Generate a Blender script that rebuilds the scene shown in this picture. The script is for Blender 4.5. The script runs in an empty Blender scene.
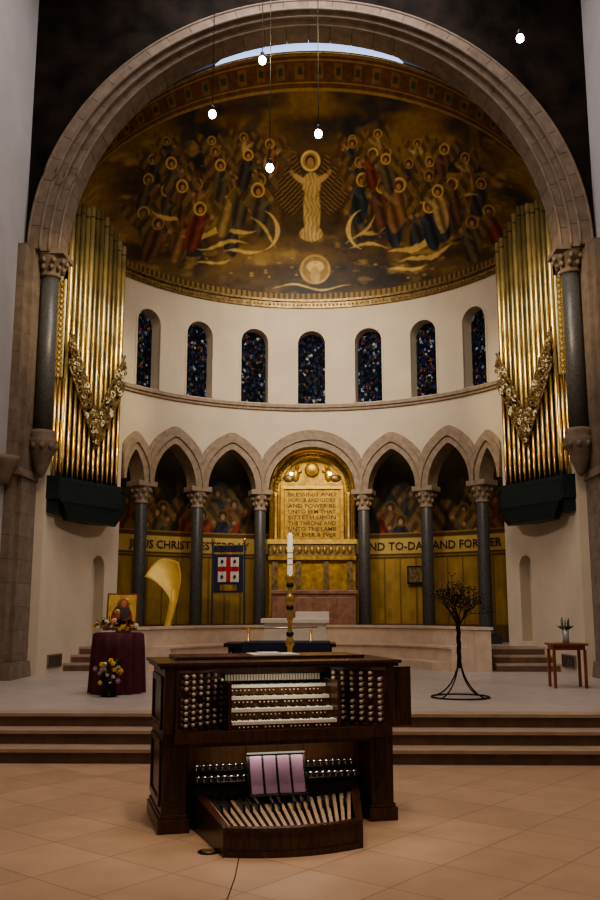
import bpy, bmesh, math, random
import numpy as np
from mathutils import Vector, Matrix
random.seed(7); np.random.seed(7)
rad=math.radians
S=bpy.context.scene
# ---------------------------------------------------------------- materials
def nodes(name):
    m=bpy.data.materials.new(name); m.use_nodes=True
    nt=m.node_tree; b=nt.nodes.get('Principled BSDF'); return m,nt,b
def mat(name,col,rough=.6,metal=0.,var=0.,scale=4.,bump=0.,emis=None,es=0.,island=0.,spec=.5):
    m,nt,b=nodes(name)
    b.inputs['Roughness'].default_value=rough; b.inputs['Metallic'].default_value=metal
    b.inputs['Specular IOR Level'].default_value=spec
    c=(col[0],col[1],col[2],1)
    b.inputs['Base Color'].default_value=c
    if var>0 or bump>0:
        tc=nt.nodes.new('ShaderNodeTexCoord'); n=nt.nodes.new('ShaderNodeTexNoise')
        n.inputs['Scale'].default_value=scale; n.inputs['Detail'].default_value=5
        nt.links.new(tc.outputs['Object'],n.inputs['Vector'])
        r=nt.nodes.new('ShaderNodeValToRGB')
        r.color_ramp.elements[0].position=.3; r.color_ramp.elements[1].position=.7
        r.color_ramp.elements[0].color=tuple(max(0,x*(1-var)) for x in col)+(1,)
        r.color_ramp.elements[1].color=tuple(min(1,x*(1+var)) for x in col)+(1,)
        nt.links.new(n.outputs['Fac'],r.inputs['Fac']); out=r.outputs['Color']
        if island>0:
            g=nt.nodes.new('ShaderNodeNewGeometry'); mr=nt.nodes.new('ShaderNodeMapRange')
            mr.inputs['To Min'].default_value=1-island; mr.inputs['To Max'].default_value=1+island
            nt.links.new(g.outputs['Random Per Island'],mr.inputs['Value'])
            mx=nt.nodes.new('ShaderNodeVectorMath'); mx.operation='SCALE'
            nt.links.new(out,mx.inputs[0]); nt.links.new(mr.outputs['Result'],mx.inputs['Scale'])
            out=mx.outputs[0]
        nt.links.new(out,b.inputs['Base Color'])
        if bump>0:
            bp=nt.nodes.new('ShaderNodeBump'); bp.inputs['Strength'].default_value=bump; bp.inputs['Distance'].default_value=.02
            nt.links.new(n.outputs['Fac'],bp.inputs['Height']); nt.links.new(bp.outputs['Normal'],b.inputs['Normal'])
    if emis:
        b.inputs['Emission Color'].default_value=(emis[0],emis[1],emis[2],1); b.inputs['Emission Strength'].default_value=es
    return m
def tilemat(name,c1,c2,mortar,size,rot,rough=.4,ms=.006):
    m,nt,b=nodes(name)
    tc=nt.nodes.new('ShaderNodeTexCoord'); mp=nt.nodes.new('ShaderNodeMapping')
    mp.inputs['Rotation'].default_value=(0,0,rad(rot)); nt.links.new(tc.outputs['Object'],mp.inputs['Vector'])
    br=nt.nodes.new('ShaderNodeTexBrick'); br.offset=0.0; br.squash=1.0
    br.inputs['Scale'].default_value=1; br.inputs['Brick Width'].default_value=size; br.inputs['Row Height'].default_value=size
    br.inputs['Mortar Size'].default_value=ms; br.inputs['Mortar Smooth'].default_value=.3
    br.inputs['Color1'].default_value=c1+(1,); br.inputs['Color2'].default_value=c2+(1,); br.inputs['Mortar'].default_value=mortar+(1,)
    nt.links.new(mp.outputs['Vector'],br.inputs['Vector'])
    n=nt.nodes.new('ShaderNodeTexNoise'); n.inputs['Scale'].default_value=3; n.inputs['Detail'].default_value=6
    nt.links.new(tc.outputs['Object'],n.inputs['Vector'])
    mr=nt.nodes.new('ShaderNodeMapRange'); mr.inputs['To Min'].default_value=.8; mr.inputs['To Max'].default_value=1.2
    nt.links.new(n.outputs['Fac'],mr.inputs['Value'])
    mx=nt.nodes.new('ShaderNodeVectorMath'); mx.operation='SCALE'
    nt.links.new(br.outputs['Color'],mx.inputs[0]); nt.links.new(mr.outputs['Result'],mx.inputs['Scale'])
    nt.links.new(mx.outputs[0],b.inputs['Base Color']); b.inputs['Roughness'].default_value=rough
    return m
def woodmat(name,c1,c2,rough=.3):
    m,nt,b=nodes(name)
    tc=nt.nodes.new('ShaderNodeTexCoord'); mp=nt.nodes.new('ShaderNodeMapping'); mp.inputs['Scale'].default_value=(9,9,1.2)
    nt.links.new(tc.outputs['Object'],mp.inputs['Vector'])
    n=nt.nodes.new('ShaderNodeTexNoise'); n.inputs['Scale'].default_value=3; n.inputs['Detail'].default_value=8; n.inputs['Distortion'].default_value=1.
    nt.links.new(mp.outputs['Vector'],n.inputs['Vector'])
    r=nt.nodes.new('ShaderNodeValToRGB'); r.color_ramp.elements[0].position=.3; r.color_ramp.elements[1].position=.7
    r.color_ramp.elements[0].color=c1+(1,); r.color_ramp.elements[1].color=c2+(1,)
    nt.links.new(n.outputs['Fac'],r.inputs['Fac']); nt.links.new(r.outputs['Color'],b.inputs['Base Color'])
    b.inputs['Roughness'].default_value=rough
    return m
def attrmat(name,rough=.5,metal=0.,spec=.5):
    m,nt,b=nodes(name)
    a=nt.nodes.new('ShaderNodeAttribute'); a.attribute_name='Col'
    nt.links.new(a.outputs['Color'],b.inputs['Base Color'])
    b.inputs['Roughness'].default_value=rough; b.inputs['Metallic'].default_value=metal; b.inputs['Specular IOR Level'].default_value=spec
    return m
def glassmat():
    m,nt,b=nodes('stained_glass')
    tc=nt.nodes.new('ShaderNodeTexCoord')
    mp=nt.nodes.new('ShaderNodeMapping'); mp.inputs['Scale'].default_value=(1,1,.75); nt.links.new(tc.outputs['Object'],mp.inputs['Vector'])
    v=nt.nodes.new('ShaderNodeTexVoronoi'); v.inputs['Scale'].default_value=18; nt.links.new(mp.outputs['Vector'],v.inputs['Vector'])
    sp=nt.nodes.new('ShaderNodeSeparateColor'); nt.links.new(v.outputs['Color'],sp.inputs['Color'])
    r=nt.nodes.new('ShaderNodeValToRGB'); cr=r.color_ramp; cr.interpolation='CONSTANT'
    cols=[(0,(.003,.004,.007)),(.38,(.008,.010,.022)),(.50,(.014,.02,.05)),(.60,(.03,.012,.014)),(.68,(.012,.025,.02)),(.74,(.005,.006,.009)),(.86,(.075,.05,.02)),(.90,(.085,.10,.13)),(.94,(.08,.018,.02)),(.97,(.17,.17,.16))]
    cr.elements[0].position=0; cr.elements[0].color=cols[0][1]+(1,)
    cr.elements[1].position=cols[1][0]; cr.elements[1].color=cols[1][1]+(1,)
    for p,c in cols[2:]:
        e=cr.elements.new(p); e.color=c+(1,)
    nt.links.new(sp.outputs[0],r.inputs['Fac'])
    v2=nt.nodes.new('ShaderNodeTexVoronoi'); v2.feature='DISTANCE_TO_EDGE'; v2.inputs['Scale'].default_value=18
    nt.links.new(mp.outputs['Vector'],v2.inputs['Vector'])
    mr=nt.nodes.new('ShaderNodeMapRange'); mr.inputs['From Min'].default_value=.02; mr.inputs['From Max'].default_value=.06
    nt.links.new(v2.outputs['Distance'],mr.inputs['Value'])
    mx=nt.nodes.new('ShaderNodeVectorMath'); mx.operation='SCALE'
    nt.links.new(r.outputs['Color'],mx.inputs[0]); nt.links.new(mr.outputs['Result'],mx.inputs['Scale'])
    nt.links.new(mx.outputs[0],b.inputs['Base Color']); nt.links.new(mx.outputs[0],b.inputs['Emission Color'])
    b.inputs['Emission Strength'].default_value=.8; b.inputs['Roughness'].default_value=.7; b.inputs['Specular IOR Level'].default_value=.04
    return m
M={}
M['cream']=mat('cream_plaster',(.56,.475,.36),.8,var=.06,scale=1.5,bump=.05)
M['stone']=mat('brown_stone',(.195,.150,.115),.8,var=.2,scale=5,bump=.12,island=.05,spec=.2)
M['stone2']=mat('arcade_stone',(.29,.225,.165),.75,var=.2,scale=8,bump=.1,island=.05,spec=.3)
M['grey']=mat('grey_plaster',(.36,.345,.345),.85,var=.08,scale=1.)
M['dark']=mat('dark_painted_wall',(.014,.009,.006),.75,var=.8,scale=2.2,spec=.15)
M['darkcol']=mat('dark_granite',(.075,.073,.075),.4,var=.35,scale=25)
M['greycol']=mat('grey_granite',(.08,.078,.076),.4,var=.35,scale=25)
M['marble']=mat('pink_marble',(.56,.44,.34),.4,var=.1,scale=5)
M['whitem']=mat('white_marble',(.70,.64,.57),.35,var=.06,scale=5)
M['redm']=mat('rose_marble',(.30,.16,.11),.35,var=.3,scale=7)
M['floor']=tilemat('nave_floor_tiles',(.46,.31,.21),(.39,.26,.175),(.24,.155,.105),.62,38,.38,.006)
M['sfloor']=tilemat('sanctuary_floor_tiles',(.43,.375,.35),(.40,.35,.33),(.33,.285,.27),.55,0,.38,.005)
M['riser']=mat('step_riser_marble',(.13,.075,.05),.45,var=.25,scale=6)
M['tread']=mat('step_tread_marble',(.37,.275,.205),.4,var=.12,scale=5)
M['gold']=mat('gold_leaf',(.44,.28,.06),.38,.55,var=.35,scale=9,bump=.12)
M['goldb']=mat('bright_gold_leaf',(.66,.45,.12),.38,.35,var=.25,scale=9)
M['pipe']=mat('gilded_pipe_metal',(.56,.43,.18),.27,.8,var=.25,scale=3,island=.4)
M['brass']=mat('polished_brass',(.72,.50,.18),.22,.9)
M['scroll']=mat('scrollwork_gilt',(.24,.17,.08),.4,.6,var=.5,scale=14)
M['green']=mat('dark_painted_case',(.012,.021,.021),.5,var=.2,scale=5,spec=.3)
M['glass']=glassmat()
M['lead']=mat('lead_came',(.015,.015,.016),.8,spec=.05)
M['walnut']=woodmat('walnut_wood',(.030,.012,.0065),(.075,.030,.014),.26)
M['walnut2']=woodmat('walnut_wood_light',(.08,.034,.014),(.15,.068,.028),.28)
M['black']=mat('black_lacquer',(.008,.008,.008),.3)
M['ivory']=mat('ivory_key',(.74,.70,.62),.3)
M['knob']=mat('ivory_drawknob',(.46,.41,.33),.3)
M['chrome']=mat('chrome',(.6,.6,.62),.2,1.)
M['shoe']=mat('expression_shoe',(.30,.18,.27),.3,.3,var=.25,scale=4)  # mauve base colour carries the pink reflection on the shoes
M['maple']=woodmat('pedal_maple',(.32,.22,.14),(.44,.33,.22),.3)
M['burg']=mat('burgundy_cloth',(.075,.008,.022),.75,var=.3,scale=10,bump=.1)
M['navy']=mat('navy_cloth',(.012,.018,.05),.8,var=.2,scale=10)
M['iron']=mat('wrought_iron',(.012,.011,.010),.5,.6)
M['redwood']=woodmat('red_wood',(.16,.045,.02),(.26,.08,.035),.3)
M['wax']=mat('candle_wax',(.88,.85,.76),.5,emis=(1,.92,.75),es=.4)
M['bulb']=mat('lamp_bulb',(1,1,1),.3,emis=(1,.95,.9),es=28)
M['sky']=mat('skylight_glass',(.3,.45,.8),.3,emis=(.42,.60,1.),es=1.5)
M['leaf']=mat('green_leaf',(.03,.07,.02),.6,var=.4,scale=30)
M['fw']=mat('white_petal',(.75,.72,.68),.7); M['fy']=mat('yellow_petal',(.75,.50,.06),.7)
M['fo']=mat('orange_petal',(.65,.22,.05),.7); M['fr']=mat('crimson_petal',(.35,.02,.05),.7); M['fp']=mat('lilac_petal',(.32,.15,.35),.7)
M['skin']=mat('icon_skin_paint',(.36,.19,.09),.6); M['icnred']=mat('icon_red_paint',(.36,.05,.025),.6)
M['icnblue']=mat('icon_robe_paint',(.06,.035,.05),.6); M['white']=mat('white_linen',(.60,.58,.55),.8)
M['red']=mat('red_silk',(.36,.015,.02),.6); M['ink']=mat('dark_lettering',(.045,.028,.012),.6)
M['vase']=mat('clear_vase_glass',(.35,.40,.42),.1,spec=.8)
M['ochre']=mat('golden_lily_paint',(.80,.56,.13),.4,.1,var=.12,scale=3)
M['gilt']=mat('pale_gilt_screen',(.95,.82,.55),.4,.1,var=.25,scale=30)
# ---------------------------------------------------------------- mesh builder
class MB:
    def __init__(s): s.v=[];s.f=[];s.mi=[];s.sm=[];s.mats=[]
    def midx(s,m):
        if m not in s.mats: s.mats.append(m)
        return s.mats.index(m)
    def add(s,vs,fs,m,smooth=False,T=None):
        o=len(s.v); k=s.midx(m)
        for v in vs:
            v=Vector(v); s.v.append(tuple(T@v) if T is not None else tuple(v))
        for f in fs: s.f.append([i+o for i in f]); s.mi.append(k); s.sm.append(smooth)
    def box(s,x0,x1,y0,y1,z0,z1,m,T=None,taper=0):
        t=taper
        vs=[(x0,y0,z0),(x1,y0,z0),(x1,y1,z0),(x0,y1,z0),(x0+t,y0+t,z1),(x1-t,y0+t,z1),(x1-t,y1-t,z1),(x0+t,y1-t,z1)]
        s.add(vs,[(3,2,1,0),(4,5,6,7),(0,1,5,4),(1,2,6,5),(2,3,7,6),(3,0,4,7)],m,False,T)
    def strip(s,A,B,z0,z1,m,T=None):
        n=len(A); vs=[]
        for a,b in zip(A,B): vs+= [(a[0],a[1],z0),(b[0],b[1],z0),(b[0],b[1],z1),(a[0],a[1],z1)]
        fs=[(0,1,2,3),((n-1)*4+3,(n-1)*4+2,(n-1)*4+1,(n-1)*4)]
        for i in range(n-1):
            a=i*4;b=a+4
            fs+=[(a,b,b+1,a+1),(a+1,b+1,b+2,a+2),(a+2,b+2,b+3,a+3),(a+3,b+3,b,a)]
        s.add(vs,fs,m,False,T)
    def lathe(s,prof,c,m,n=20,T=None,a0=0,a1=360,cap=True,smooth=True,sx=1,sy=1):
        vs=[];fs=[]; full=(a1-a0)>=360; k=n if full else n+1
        for r,z in prof:
            for i in range(k):
                a=rad(a0+(a1-a0)*i/n); vs.append((c[0]+r*sx*math.cos(a),c[1]+r*sy*math.sin(a),c[2]+z))
        for j in range(len(prof)-1):
            for i in range(n):
                i2=(i+1)%k if full else i+1
                fs.append((j*k+i,j*k+i2,(j+1)*k+i2,(j+1)*k+i))
        if cap and full:
            fs.append(tuple(range(k-1,-1,-1))); fs.append(tuple((len(prof)-1)*k+i for i in range(k)))
        s.add(vs,fs,m,smooth,T)
    def tube(s,pts,r,m,n=6,T=None,closed=False):
        P=[Vector(p) for p in pts]; N=len(P); vs=[];fs=[]
        up=Vector((0,0,1))
        for i,p in enumerate(P):
            if closed: d=P[(i+1)%N]-P[i-1]
            else: d=(P[min(i+1,N-1)]-P[max(i-1,0)])
            if d.length<1e-9: d=Vector((0,0,1))
            d.normalize(); ref=up if abs(d.dot(up))<.95 else Vector((1,0,0))
            a=d.cross(ref).normalized(); b=d.cross(a).normalized()
            rr=r[i] if isinstance(r,(list,tuple)) else r
            for k in range(n):
                t=2*math.pi*k/n; vs.append(p+a*math.cos(t)*rr+b*math.sin(t)*rr)
        for i in range(N if closed else N-1):
            j=(i+1)%N
            for k in range(n): fs.append((i*n+k,i*n+(k+1)%n,j*n+(k+1)%n,j*n+k))
        if not closed: fs+= [tuple(range(n)),tuple((N-1)*n+k for k in range(n))]
        s.add(vs,fs,m,True,T)
    def sph(s,c,r,m,n=8,k=5,T=None):
        if not isinstance(r,(list,tuple)): r=(r,r,r)
        vs=[(c[0],c[1],c[2]-r[2])];fs=[]
        for j in range(1,k):
            e=-math.pi/2+math.pi*j/k
            for i in range(n):
                a=2*math.pi*i/n; vs.append((c[0]+r[0]*math.cos(e)*math.cos(a),c[1]+r[1]*math.cos(e)*math.sin(a),c[2]+r[2]*math.sin(e)))
        vs.append((c[0],c[1],c[2]+r[2])); L=len(vs)-1
        for i in range(n):
            fs.append((0,1+(i+1)%n,1+i)); fs.append((L,L-n+i,L-n+(i+1)%n))
        for j in range(k-2):
            for i in range(n): a=1+j*n; fs.append((a+i,a+(i+1)%n,a+n+(i+1)%n,a+n+i))
        s.add(vs,fs,m,True,T)
    def build(s,name,loc=(0,0,0),rz=0,bevel=0,parent=None,recalc=True):
        me=bpy.data.meshes.new(name); me.from_pydata(s.v,[],s.f)
        for m in s.mats: me.materials.append(M[m])
        me.polygons.foreach_set('material_index',s.mi); me.polygons.foreach_set('use_smooth',s.sm)
        me.update()
        if recalc:
            bm=bmesh.new(); bm.from_mesh(me); bmesh.ops.recalc_face_normals(bm,faces=bm.faces); bm.to_mesh(me); bm.free()
        o=bpy.data.objects.new(name,me); S.collection.objects.link(o); o.location=loc; o.rotation_euler=(0,0,rz)
        if bevel>0:
            b=o.modifiers.new('bevel','BEVEL'); b.width=bevel; b.segments=2; b.limit_method='ANGLE'; b.angle_limit=rad(50)
        if parent: o.parent=parent
        return o
def RT(x,y,z,rz=0,rx=0,ry=0): return Matrix.Translation((x,y,z))@Matrix.Rotation(rz,4,'Z')@Matrix.Rotation(ry,4,'Y')@Matrix.Rotation(rx,4,'X')
def grid_mesh(name,P,C,material):
    n,m,_=P.shape; me=bpy.data.meshes.new(name)
    idx=np.arange(n*m).reshape(n,m)
    F=np.stack([idx[:-1,:-1],idx[1:,:-1],idx[1:,1:],idx[:-1,1:]],-1).reshape(-1,4)
    me.vertices.add(n*m); me.vertices.foreach_set('co',P.reshape(-1).astype(np.float32))
    me.loops.add(F.size); me.loops.foreach_set('vertex_index',F.reshape(-1).astype(np.int32))
    me.polygons.add(len(F)); me.polygons.foreach_set('loop_start',np.arange(0,F.size,4,dtype=np.int32))
    try: me.polygons.foreach_set('loop_total',np.full(len(F),4,dtype=np.int32))
    except Exception: pass
    me.update(calc_edges=True); me.polygons.foreach_set('use_smooth',[True]*len(F))
    ca=me.color_attributes.new('Col','FLOAT_COLOR','POINT')
    c4=np.ones((n*m,4),np.float32); c4[:,:3]=np.clip(C.reshape(-1,3),0,1); ca.data.foreach_set('color',c4.reshape(-1))
    me.materials.append(material); me.validate()
    o=bpy.data.objects.new(name,me); S.collection.objects.link(o); return o
def vnoise(x,y,seed):
    rs=np.random.RandomState(seed); G=rs.rand(256,256)
    xi=np.floor(x).astype(int); yi=np.floor(y).astype(int); fx=x-xi; fy=y-yi
    fx=fx*fx*(3-2*fx); fy=fy*fy*(3-2*fy); xi%=256; yi%=256; x2=(xi+1)%256; y2=(yi+1)%256
    return (G[xi,yi]*(1-fx)+G[x2,yi]*fx)*(1-fy)+(G[xi,y2]*(1-fx)+G[x2,y2]*fx)*fy
def fbm(x,y,seed,o=4):
    t=0;a=.5
    for k in range(o): t=t+a*vnoise(x*2**k,y*2**k,seed+k); a*=.5
    return t/(1-.5**o)
def text_geo(body,size,align='CENTER',ext=.004):
    cu=bpy.data.curves.new('t','FONT'); cu.body=body; cu.size=size; cu.align_x=align; cu.extrude=ext; cu.resolution_u=2; cu.offset=size*.012
    o=bpy.data.objects.new('t',cu); S.collection.objects.link(o); bpy.context.view_layer.update()
    dg=bpy.context.evaluated_depsgraph_get(); me=o.evaluated_get(dg).to_mesh()
    vs=[tuple(v.co) for v in me.vertices]; fs=[tuple(p.vertices) for p in me.polygons]
    o.evaluated_get(dg).to_mesh_clear(); bpy.data.objects.remove(o); return vs,fs
# ---------------------------------------------------------------- geometry constants
YC=17.4; R=5.05; Z0=9.5; ZS=.45; ZU=.9; SPR=8.45
def ring(r,ph,yc=YC): a=rad(ph); return (r*math.sin(a),yc+r*math.cos(a))
# ---------------------------------------------------------------- room shell
b=MB(); b.box(-5.45,5.45,-3,10.2,-.25,0,'floor'); b.build('floor')
b=MB(); b.box(-6.9,6.9,11.0,24.6,.2,ZS,'sfloor'); b.build('floor_sanctuary')
b=MB()
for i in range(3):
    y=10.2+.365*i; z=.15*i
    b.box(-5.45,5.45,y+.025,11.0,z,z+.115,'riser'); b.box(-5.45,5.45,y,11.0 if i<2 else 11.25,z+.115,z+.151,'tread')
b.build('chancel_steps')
for sgn,nm in ((-1,'wall_left'),(1,'wall_right')):
    b=MB(); b.box(min(sgn*5.45,sgn*5.95),max(sgn*5.45,sgn*5.95),-3,16.3,-.2,15,'grey'); b.build(nm)
b=MB(); b.box(-5.95,5.95,-3.3,-3,-.2,15,'grey'); b.build('wall_back')
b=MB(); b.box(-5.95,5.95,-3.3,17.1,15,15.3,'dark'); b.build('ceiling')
def ell(a,bb,t): return (-a*math.cos(t),SPR+bb*math.sin(t))
b=MB(); N=64; A=[ell(5.25,5.05,math.pi*i/N) for i in range(N+1)]
vs=[];fs=[]
for i,(x,z) in enumerate(A):
    for y in (16.25,17.0): vs+=[(x,y,z),(x,y,15)]
for i in range(N):
    a=i*4;c=a+4; fs+=[(a,c,c+1,a+1),(a+2,a+3,c+3,c+2),(a,a+2,c+2,c)]
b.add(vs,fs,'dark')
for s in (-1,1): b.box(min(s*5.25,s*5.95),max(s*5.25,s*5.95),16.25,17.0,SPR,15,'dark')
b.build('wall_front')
b=MB()
def vring(a0,b0,a1,b1,y0,y1,n,m='stone',gap=.0009):
    for i in range(n):
        t0=math.pi*i/n+gap; t1=math.pi*(i+1)/n-gap; ts=[t0,(t0+t1)/2,t1]; vs=[]
        for t in ts:
            p=ell(a0,b0,t); q=ell(a1,b1,t)
            vs+=[(p[0],y0,p[1]),(q[0],y0,q[1]),(q[0],y1,q[1]),(p[0],y1,p[1])]
        fs=[(0,1,2,3),(11,10,9,8)]
        for k in (0,4):
            for j in range(4): fs.append((k+j,k+4+j,k+4+(j+1)%4,k+(j+1)%4))
        b.add(vs,fs,m)
vring(5.14,5.02,5.38,5.22,16.14,16.6,34)
vring(5.00,4.94,5.16,5.04,16.26,16.8,34)
vring(4.85,4.86,5.02,4.96,16.42,17.02,34)
for a,bb,y,r_ in ((5.15,5.03,16.16,.03),(5.01,4.95,16.28,.03),(4.86,4.87,16.44,.03),(5.37,5.21,16.15,.03)):
    b.tube([(ell(a,bb,math.pi*i/120)[0],y,ell(a,bb,math.pi*i/120)[1]) for i in range(121)],r_,'stone',8)
b.build('trim_chancel_arch')
for s,nm in ((-1,'trim_pier_left'),(1,'trim_pier_right')):
    b=MB(); z=ZS; k=0
    while z<SPR:
        z1=min(z+.42,SPR)
        xa,xb=sorted((s*5.22,s*5.5)); b.box(xa,xb,16.1,16.98,z,z1-.004,'stone')
        xa,xb=sorted((s*5.30,s*5.5)); b.box(xa,xb,15.85,16.1,z,z1-.004,'stone')
        z=z1;k+=1
    xa,xb=sorted((s*5.14,s*5.5)); b.box(xa,xb,15.78,17.0,ZS,ZS+.28,'stone',taper=.03)
    xa,xb=sorted((s*5.18,s*5.5)); b.box(xa,xb,15.82,17.0,4.05,4.2,'stone')
    b.lathe([(.1,0),(.13,.12),(.2,.3),(.26,.42),(.26,.5)],(s*5.42,15.7,3.85),'stone',12)
    c=(s*5.06,16.65,0)
    b.lathe([(.03,4.1),(.10,4.2),(.16,4.36),(.2,4.5),(.28,4.68),(.30,4.8),(.24,4.86),(.27,4.92),(.22,5.0)],c,'stone',18)
    b.lathe([(.185,5.0),(.18,6.5),(.175,8.05)],c,'darkcol',20)
    b.lathe([(.20,8.03),(.22,8.07),(.19,8.11),(.22,8.2),(.28,8.32),(.34,8.40),(.34,8.44)],c,'stone',18)
    b.box(c[0]-.34,c[0]+.34,16.3,17.0,8.42,8.52,'stone')
    for k in range(10):
        a=rad(36*k)
        for zz,rr in ((8.2,.25),(8.32,.31)): b.sph((c[0]+rr*math.cos(a+zz),16.65+rr*math.sin(a+zz),zz),(.05,.05,.06),'stone',6,4)
        b.sph((c[0]+.26*math.cos(a),16.65+.26*math.sin(a),4.68),(.06,.06,.07),'stone',6,4)
    b.build(nm)
b=MB(); vs=[];fs=[];N=60
for i in range(N+1):
    t=math.pi*i/N; x=-5.4*math.cos(t); z=Z0+4.6*math.sin(t); vs+=[(x,16.95,z),(x,18.3,z)]
for i in range(N): fs.append((2*i,2*i+1,2*i+3,2*i+2))
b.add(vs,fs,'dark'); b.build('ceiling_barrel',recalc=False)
b=MB(); vs=[];fs=[]; q83=rad(83)
for i in range(31):
    gg=rad(-24+48*i/30); x=R*math.sin(gg); ye=YC+R*math.cos(gg)*math.cos(q83)-.03; z=Z0+4.3*math.cos(gg)*math.sin(q83); h=.24*math.cos(gg/rad(24)*math.pi/2)**.5+.01
    vs+=[(x,ye,z),(x,ye-.05,z+h)]
for i in range(30): fs.append((2*i,2*i+1,2*i+3,2*i+2))
b.add(vs,fs,'sky'); b.build('window_8',recalc=False)
# ---------------------------------------------------------------- generic curved wall with arched openings
def prof_arch(x,w,rise,kind):
    x=min(abs(x),w)
    if kind=='round': return rise*math.sqrt(max(0,1-(x/w)**2))
    rho=(w*w+rise*rise)/(2*w); return math.sqrt(max(0,rho*rho-(x+rho-w)**2))
def curved_wall(b,ph0,ph1,z0,z1,R0,R1,ops,m,mrev=None):
    mrev=mrev or m
    def P(r,ph,z): x,y=ring(r,ph); return (x,y,z)
    def quad(a,b_,c,d,mm): b.add([a,b_,c,d],[(0,1,2,3)],mm)
    def solid(pa,pb):
        n=max(1,int(abs(pb-pa)/2)); 
        for i in range(n):
            a=pa+(pb-pa)*i/n; c=pa+(pb-pa)*(i+1)/n
            for r in (R0,R1): quad(P(r,a,z0),P(r,c,z0),P(r,c,z1),P(r,a,z1),m)
            for z in (z0,z1): quad(P(R0,a,z),P(R0,c,z),P(R1,c,z),P(R1,a,z),m)
    cur=ph0
    for pc,hw,sill,spring,rise,kind in sorted(ops):
        if pc-hw>cur: solid(cur,pc-hw)
        w=rad(hw)*R0; n=24; ts=[-math.cos(math.pi*i/n) for i in range(n+1)]
        for i in range(n):
            pa=pc+hw*ts[i]; pb=pc+hw*ts[i+1]
            za=spring+prof_arch(ts[i]*w,w,rise,kind); zb=spring+prof_arch(ts[i+1]*w,w,rise,kind)
            for r in (R0,R1): quad(P(r,pa,za),P(r,pb,zb),P(r,pb,z1),P(r,pa,z1),m)
            quad(P(R0,pa,za),P(R0,pb,zb),P(R1,pb,zb),P(R1,pa,za),mrev)
            quad(P(R0,pa,z1),P(R0,pb,z1),P(R1,pb,z1),P(R1,pa,z1),m)
            if sill>z0:
                for r in (R0,R1): quad(P(r,pa,z0),P(r,pb,z0),P(r,pb,sill),P(r,pa,sill),m)
                quad(P(R0,pa,sill),P(R0,pb,sill),P(R1,pb,sill),P(R1,pa,sill),mrev)
        if spring>z0:
            for pe in (pc-hw,pc+hw): quad(P(R0,pe,max(sill,z0)),P(R1,pe,max(sill,z0)),P(R1,pe,spring),P(R0,pe,spring),mrev)
        cur=pc+hw
    if cur<ph1: solid(cur,ph1)
def archivolt(b,pc,w,spring,rise,kind,o0,o1,r0,r1,m,clamp=None,stilt=0,n=25):
    vs=[]; rows=[]
    for i in range(n+1):
        t=-math.cos(math.pi*i/n); pts=[]
        for o in (o0,o1):
            ww=w+o; x=t*ww; z=spring+prof_arch(x,ww,rise+o*1.08,kind)
            if clamp is not None: x=max(-clamp,min(clamp,x))
            pts.append((x,z))
        rows.append(pts)
    if stilt:
        rows=[[(p[0],spring-stilt) for p in rows[0]]]+rows+[[(p[0],spring-stilt) for p in rows[-1]]]
    for (xi,zi),(xo,zo) in rows:
        pi=pc+math.degrees(xi/R); po=pc+math.degrees(xo/R)
        for r,p,z in ((r0,pi,zi),(r0,po,zo),(r1,po,zo),(r1,pi,zi)):
            x,y=ring(r,p); vs.append((x,y,z))
    fs=[];k=len(rows)
    for i in range(k-1):
        a=4*i
        for j in range(4): fs.append((a+j,a+4+j,a+4+(j+1)%4,a+(j+1)%4))
    fs+= [(0,1,2,3),(4*k-1,4*k-2,4*k-3,4*k-4)]
    b.add(vs,fs,m)
WPH=[p*.985 for p in (-51,-34,-17,0,17,34,51)]
b=MB()
hwW=math.degrees(.35/R)
curved_wall(b,-90,90,6.7,Z0,R,R+.6,[(p,hwW,6.84,8.42,.35,'round') for p in WPH],'cream')
bays=[(0,14.3,'round',1.12),(23.2,8.9,'p',1.0),(-23.2,8.9,'p',1.0),(40.6,8.5,'p',1.0),(-40.6,8.5,'p',1.0),(53.7,4.6,'p',.72),(-53.7,4.6,'p',.72)]
ESOL=58.3
curved_wall(b,-ESOL,ESOL,4.6,6.7,R,R+.45,[(p,h-(1.9 if abs(p)<50 else 1.5),4.0,4.6,r,'round' if k=='round' else 'p') for p,h,k,r in bays],'cream','stone2')
for s in (-1,1):
    lo,hi=sorted((s*ESOL,s*90))
    curved_wall(b,lo,hi,.3,6.7,R,R+.45,[(s*65.5,2.4,1.0,2.55,.26,'round')],'cream')
    xa,xb=sorted((s*5.05,s*5.7)); b.box(xa,xb,16.95,17.45,.3,Z0,'cream')
    ph=s*65.5; b.strip([ring(R+.28,ph-3+i) for i in range(7)],[ring(R+.33,ph-3+i) for i in range(7)],.9,2.9,'cream')
b.build('wall_apse')
b=MB()
for p in WPH:
    archivolt(b,p,.35,8.42,.35,'round',0,.05,R-.02,R+.05,'cream',stilt=1.58)
b.build('trim_windows')
for i,p in enumerate(WPH):
    b=MB(); w=.35; n=16; vs=[];fs=[]
    T=RT(ring(R+.3,p)[0],ring(R+.3,p)[1],0,-rad(p))
    for k in range(n+1):
        x=-w+2*w*k/n; vs+=[(x,0,6.8),(x,0,8.42+prof_arch(x,w,w,'round'))]
    for k in range(n): fs.append((2*k,2*k+2,2*k+3,2*k+1))
    b.add(vs,fs,'glass',False,T)
    for zz in [7.05+.24*k for k in range(7)]: b.box(-w,w,-.012,.0,zz-.006,zz+.006,'lead',T)
    for xx in (-.29,.29): b.box(xx-.01,xx+.01,-.015,.0,6.84,8.5,'lead',T)
    for zz in (7.35,8.05):
        b.tube([T@Vector((.17*math.cos(rad(a)),-.01,zz+.24*math.sin(rad(a)))) for a in range(0,360,20)],.008,'lead',5,closed=True)
    b.build('window_%d'%(i+1),recalc=False)
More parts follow.
